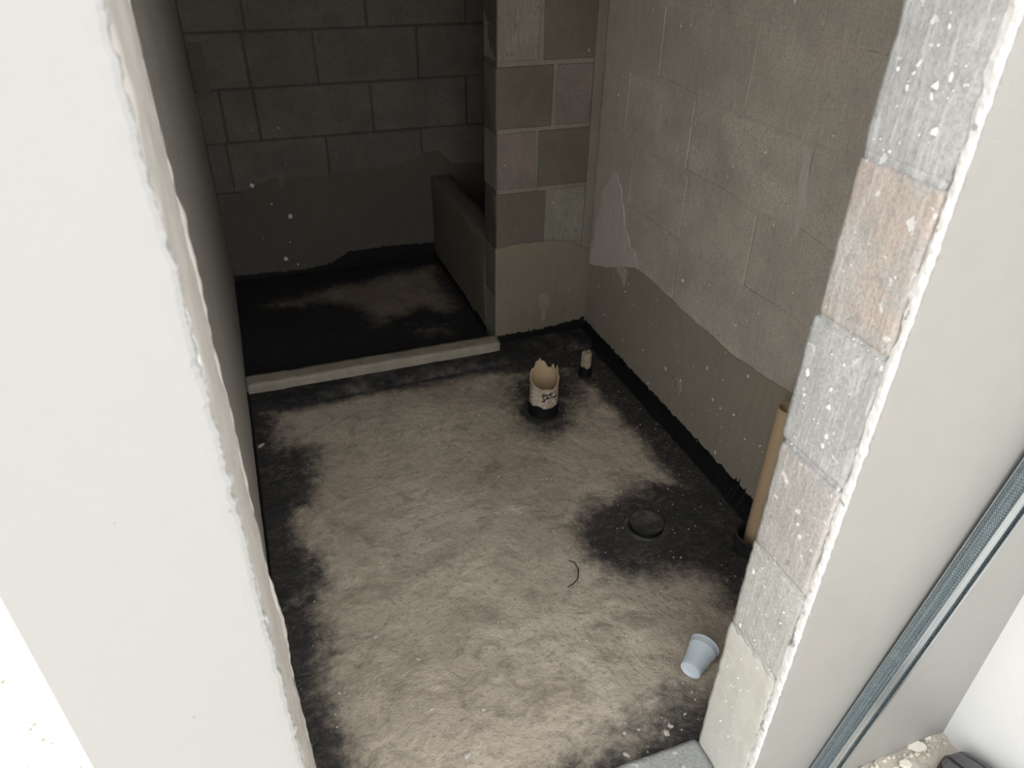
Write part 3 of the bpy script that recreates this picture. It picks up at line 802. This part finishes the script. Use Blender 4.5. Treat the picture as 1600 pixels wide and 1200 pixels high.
# galvanised studs leaning into the outside corner
def stud(base, A, L, N, web, flange, lip, length, label, closed, th=.0012):
    """C-section: origin at one flange corner; A = across the wall, L = along, N = off the wall"""
    M = Matrix((A, N, L)).transposed().to_4x4(); M.translation = Vector(base)
    o = empty('metal_stud'); o.matrix_world = M
    tag(o, label, 'metal stud', 'galvanised studs leaning in the corner')
    def plate(name, lo, hi, mat):
        v, f = boxes([(lo, hi)]); return link(name, v, f, mat, o)
    def ribbed(name, mat, x0, y0, dx, dy, nx, ny, n=28):
        """folded sheet with shallow rolled ribs along the stud"""
        V, F = [], []; w_ = math.hypot(dx, dy)
        for i in range(n + 1):
            u = i / n; h = .0010 * (.5 - .5 * math.cos(u * 2 * math.pi * 4)) if .12 < u < .88 else 0
            p = (x0 + dx * u + nx * h, y0 + dy * u + ny * h); q = (p[0] - nx * th, p[1] - ny * th)
            V += [(*p, 0), (*p, length), (*q, length), (*q, 0)]
        for i in range(n):
            for k in range(4): F.append((4 * i + k, 4 * i + 4 + k, 4 * i + 4 + (k + 1) % 4, 4 * i + (k + 1) % 4))
        F += [(0, 1, 2, 3), tuple(4 * n + k for k in range(4))]
        return link(name, V, F, mat, o)
    ribbed('flange', 'knurl', th, th, 0, flange - 2 * th, -1, 0)
    ribbed('flange', 'knurl', web - th, th, 0, flange - 2 * th, 1, 0)
    yw = flange if closed else th
    plate('web', (0, yw - th, 0), (web, yw, length), 'galv')
    yl = 0 if closed else flange - th
    plate('lip', (th, yl, 0), (lip, yl + th, length), 'galv'); plate('lip', (web - lip, yl, 0), (web - th, yl + th, length), 'galv')
    return o
Ld = Vector((.150, -.004, .675)).normalized()
Nn = Vector((0, -1, 0)); Nn = (Nn - Ld * Nn.dot(Ld)).normalized()
Aa = Nn.cross(Ld).normalized()
if Aa.x < 0: Aa = -Aa
s0 = Vector((.890, -.016, -.012))
stud(s0, Aa, Ld, Nn, .020, .027, .006, 1.52, 'galvanised stud with its closed back outward, leaning on the cream wall', True)
stud(s0 + Aa * .0225 + Ld * -.002, Aa, Ld, Nn, .036, .020, .007, 1.45, 'galvanised stud with its open channel and lips outward, leaning on the cream wall', False)
stud(s0 + Aa * .0610 + Ld * .003, Aa, Ld, Nn, .014, .012, .004, 1.37, 'narrow galvanised edge trim leaning beside the two studs', False)

# flakes on the rubble by the outside corner
for i, (x, y, sx, sy, lab) in enumerate(((1.192, -.020, .020, .012, 'large flat cream plaster flake on the rubble under the studs'), (1.225, -.012, .009, .006, 'small cream plaster flake on rubble near the outside wall corner'), (1.142, -.040, .013, .008, 'narrow cream plaster flake on rubble between studs and boot'))):
    V, F = [], []; rr = random.Random(300 + i); m = 14
    for z in (0, .006):
        for k in range(m):
            q = rr.uniform(.75, 1.15) if z == 0 else .9
            V.append((sx * q * math.cos(k * 6.283 / m), sy * q * math.sin(k * 6.283 / m), z + rr.uniform(-.001, .001)))
    F = [(k, (k + 1) % m, m + (k + 1) % m, m + k) for k in range(m)] + [tuple(range(m)), tuple(range(m, 2 * m))]
    o = link('plaster_flake', V, F, 'flake2', None, False, (x, y, -.040)); o.rotation_euler = (.05, -.06, -.5)
    tag(o, lab, 'debris')

pts = []
for i in range(1500):
    x, y = rnd.uniform(.80, W - .004), -.018 - .30 * rnd.random() ** 1.5
    if x > 1.13 and y < -.046: continue
    r = .0012 + .0045 * rnd.random() ** 3
    pts.append(((x, y, -.0405), r, (0, 0, 1), r * .9, rnd.uniform(.6, 1.5)))
o = blobs('cement_rubble', pts, 'rub', None, True, 18); tag(o, 'cream cement rubble and grit on the ground below the outside wall', 'rubble')
pts = []
for i in range(900):
    x, y = XE - .02 - rnd.random() * .75, rnd.uniform(.25, 1.6)
    r = .0015 + .003 * rnd.random() ** 3
    pts.append(((x, y, -.0415), r, (0, 0, 1), r * .55, rnd.uniform(.6, 1.5)))
o = blobs('sunlit_grit', pts, 'ground', None, True, 19); tag(o, 'bright sunlit cement grit on the ground outside the left wall', 'rubble')

# work boot, toe just inside the picture
def boot(loc, rz):
    o = empty('work_boot', loc); o.rotation_euler = (0, 0, rz)
    tag(o, 'black dusty work boot standing on the rubble by the white wall', 'boot')
    def outline(t, k):   # t 0 heel .. 1 toe ; half widths
        hw = interp([(0, .0), (.03, .022), (.12, .033), (.35, .030), (.6, .041), (.8, .043), (.92, .034), (.98, .018), (1, .0)], t); return hw * k
    Ln = .27
    V, F = [], []; n, m = 36, 14
    top = [(0, .09), (.06, .11), (.25, .115), (.42, .105), (.55, .085), (.70, .068), (.85, .060), (.95, .046), (1, .026)]
    for i in range(n + 1):
        t = i / n; hw = max(.002, outline(t, 1)); h = interp(top, t)
        for k in range(m + 1):
            a = math.pi * k / m
            V.append((hw * math.cos(a) * (1.0 if math.sin(a) < .5 else 1), (t - .93) * Ln, .022 + (h - .022) * (math.sin(a) ** .55 if math.sin(a) > 0 else 0)))
    r = m + 1
    for i in range(n):
        for k in range(m): F.append((i * r + k, i * r + k + 1, (i + 1) * r + k + 1, (i + 1) * r + k))
        F.append((i * r, (i + 1) * r, (i + 1) * r + m, i * r + m))
    up = link('upper', V, F, 'boot', o, True)
    V, F = [], []; m = 40
    for z in (0, .012, .024):
        for k in range(m):
            a = k / m; t = abs(2 * a - 1); side = 1 if a < .5 else -1
            t = (1 - math.cos(t * math.pi)) / 2
            lug = .0025 * (1 if (k % 2 and z < .02) else 0)
            V.append((side * (outline(t, 1.10) + .002 - lug), (t - .93) * Ln * 1.02, z))
    for j in (0, 1):
        for k in range(m): F.append((j * m + k, j * m + (k + 1) % m, (j + 1) * m + (k + 1) % m, (j + 1) * m + k))
    F += [tuple(range(m)), tuple(range(2 * m, 3 * m))]
    link('sole', V, F, 'sole', o)
    # stitched panels over toe and vamp
    def panel(t0, t1, a0, a1, nm, mat, lift):
        V, F = [], []; p, q = 10, 6
        for s in (0, 1):
            for i in range(p + 1):
                t = t0 + (t1 - t0) * i / p; hw = max(.002, outline(t, 1)); h = interp(top, t)
                for k in range(q + 1):
                    a = a0 + (a1 - a0) * k / q
                    e = lift if (s and 0 < i < p and 0 < k < q) else (lift * .35 if s else -.002)
                    V.append(((hw + e) * math.cos(a), (t - .93) * Ln + e * (.7 if t > .9 else 0), .022 + (h - .022 + e) * max(0, math.sin(a)) ** .55))
        rr = q + 1; b = (p + 1) * rr
        for s in (0, 1):
            for i in range(p):
                for k in range(q): F.append(tuple(s * b + x for x in (i * rr + k, i * rr + k + 1, (i + 1) * rr + k + 1, (i + 1) * rr + k)))
        ring = [k for k in range(rr)] + [i * rr + q for i in range(1, p + 1)] + [p * rr + k for k in range(q - 1, -1, -1)] + [i * rr for i in range(p - 1, 0, -1)]
        for i in range(len(ring)): F.append((ring[i], ring[(i + 1) % len(ring)], b + ring[(i + 1) % len(ring)], b + ring[i]))
        return link(nm, V, F, mat, up, False)
    panel(.70, .97, math.pi * .36, math.pi * .60, 'toe_panel', 'bootp', .004)
    panel(.72, .965, math.pi * .66, math.pi * .93, 'toe_panel', 'bootp', .004)
    panel(.72, .965, math.pi * .07, math.pi * .30, 'toe_panel', 'bootp', .004)
    panel(.40, .68, math.pi * .38, math.pi * .62, 'tongue', 'bootp', .005)
    for i in range(4):
        t = .42 + .06 * i; h = interp(top, t); hw = outline(t, 1)
        tube('lace', [(hw * .75 * math.cos(a), (t - .93) * Ln, .022 + (h - .016) * math.sin(a) ** .55 + .006) for a in np.linspace(.9, 2.24, 9)], .0025, 'sole', up, 6)
    return o
boot((1.214, -.080, -.041), math.radians(4))
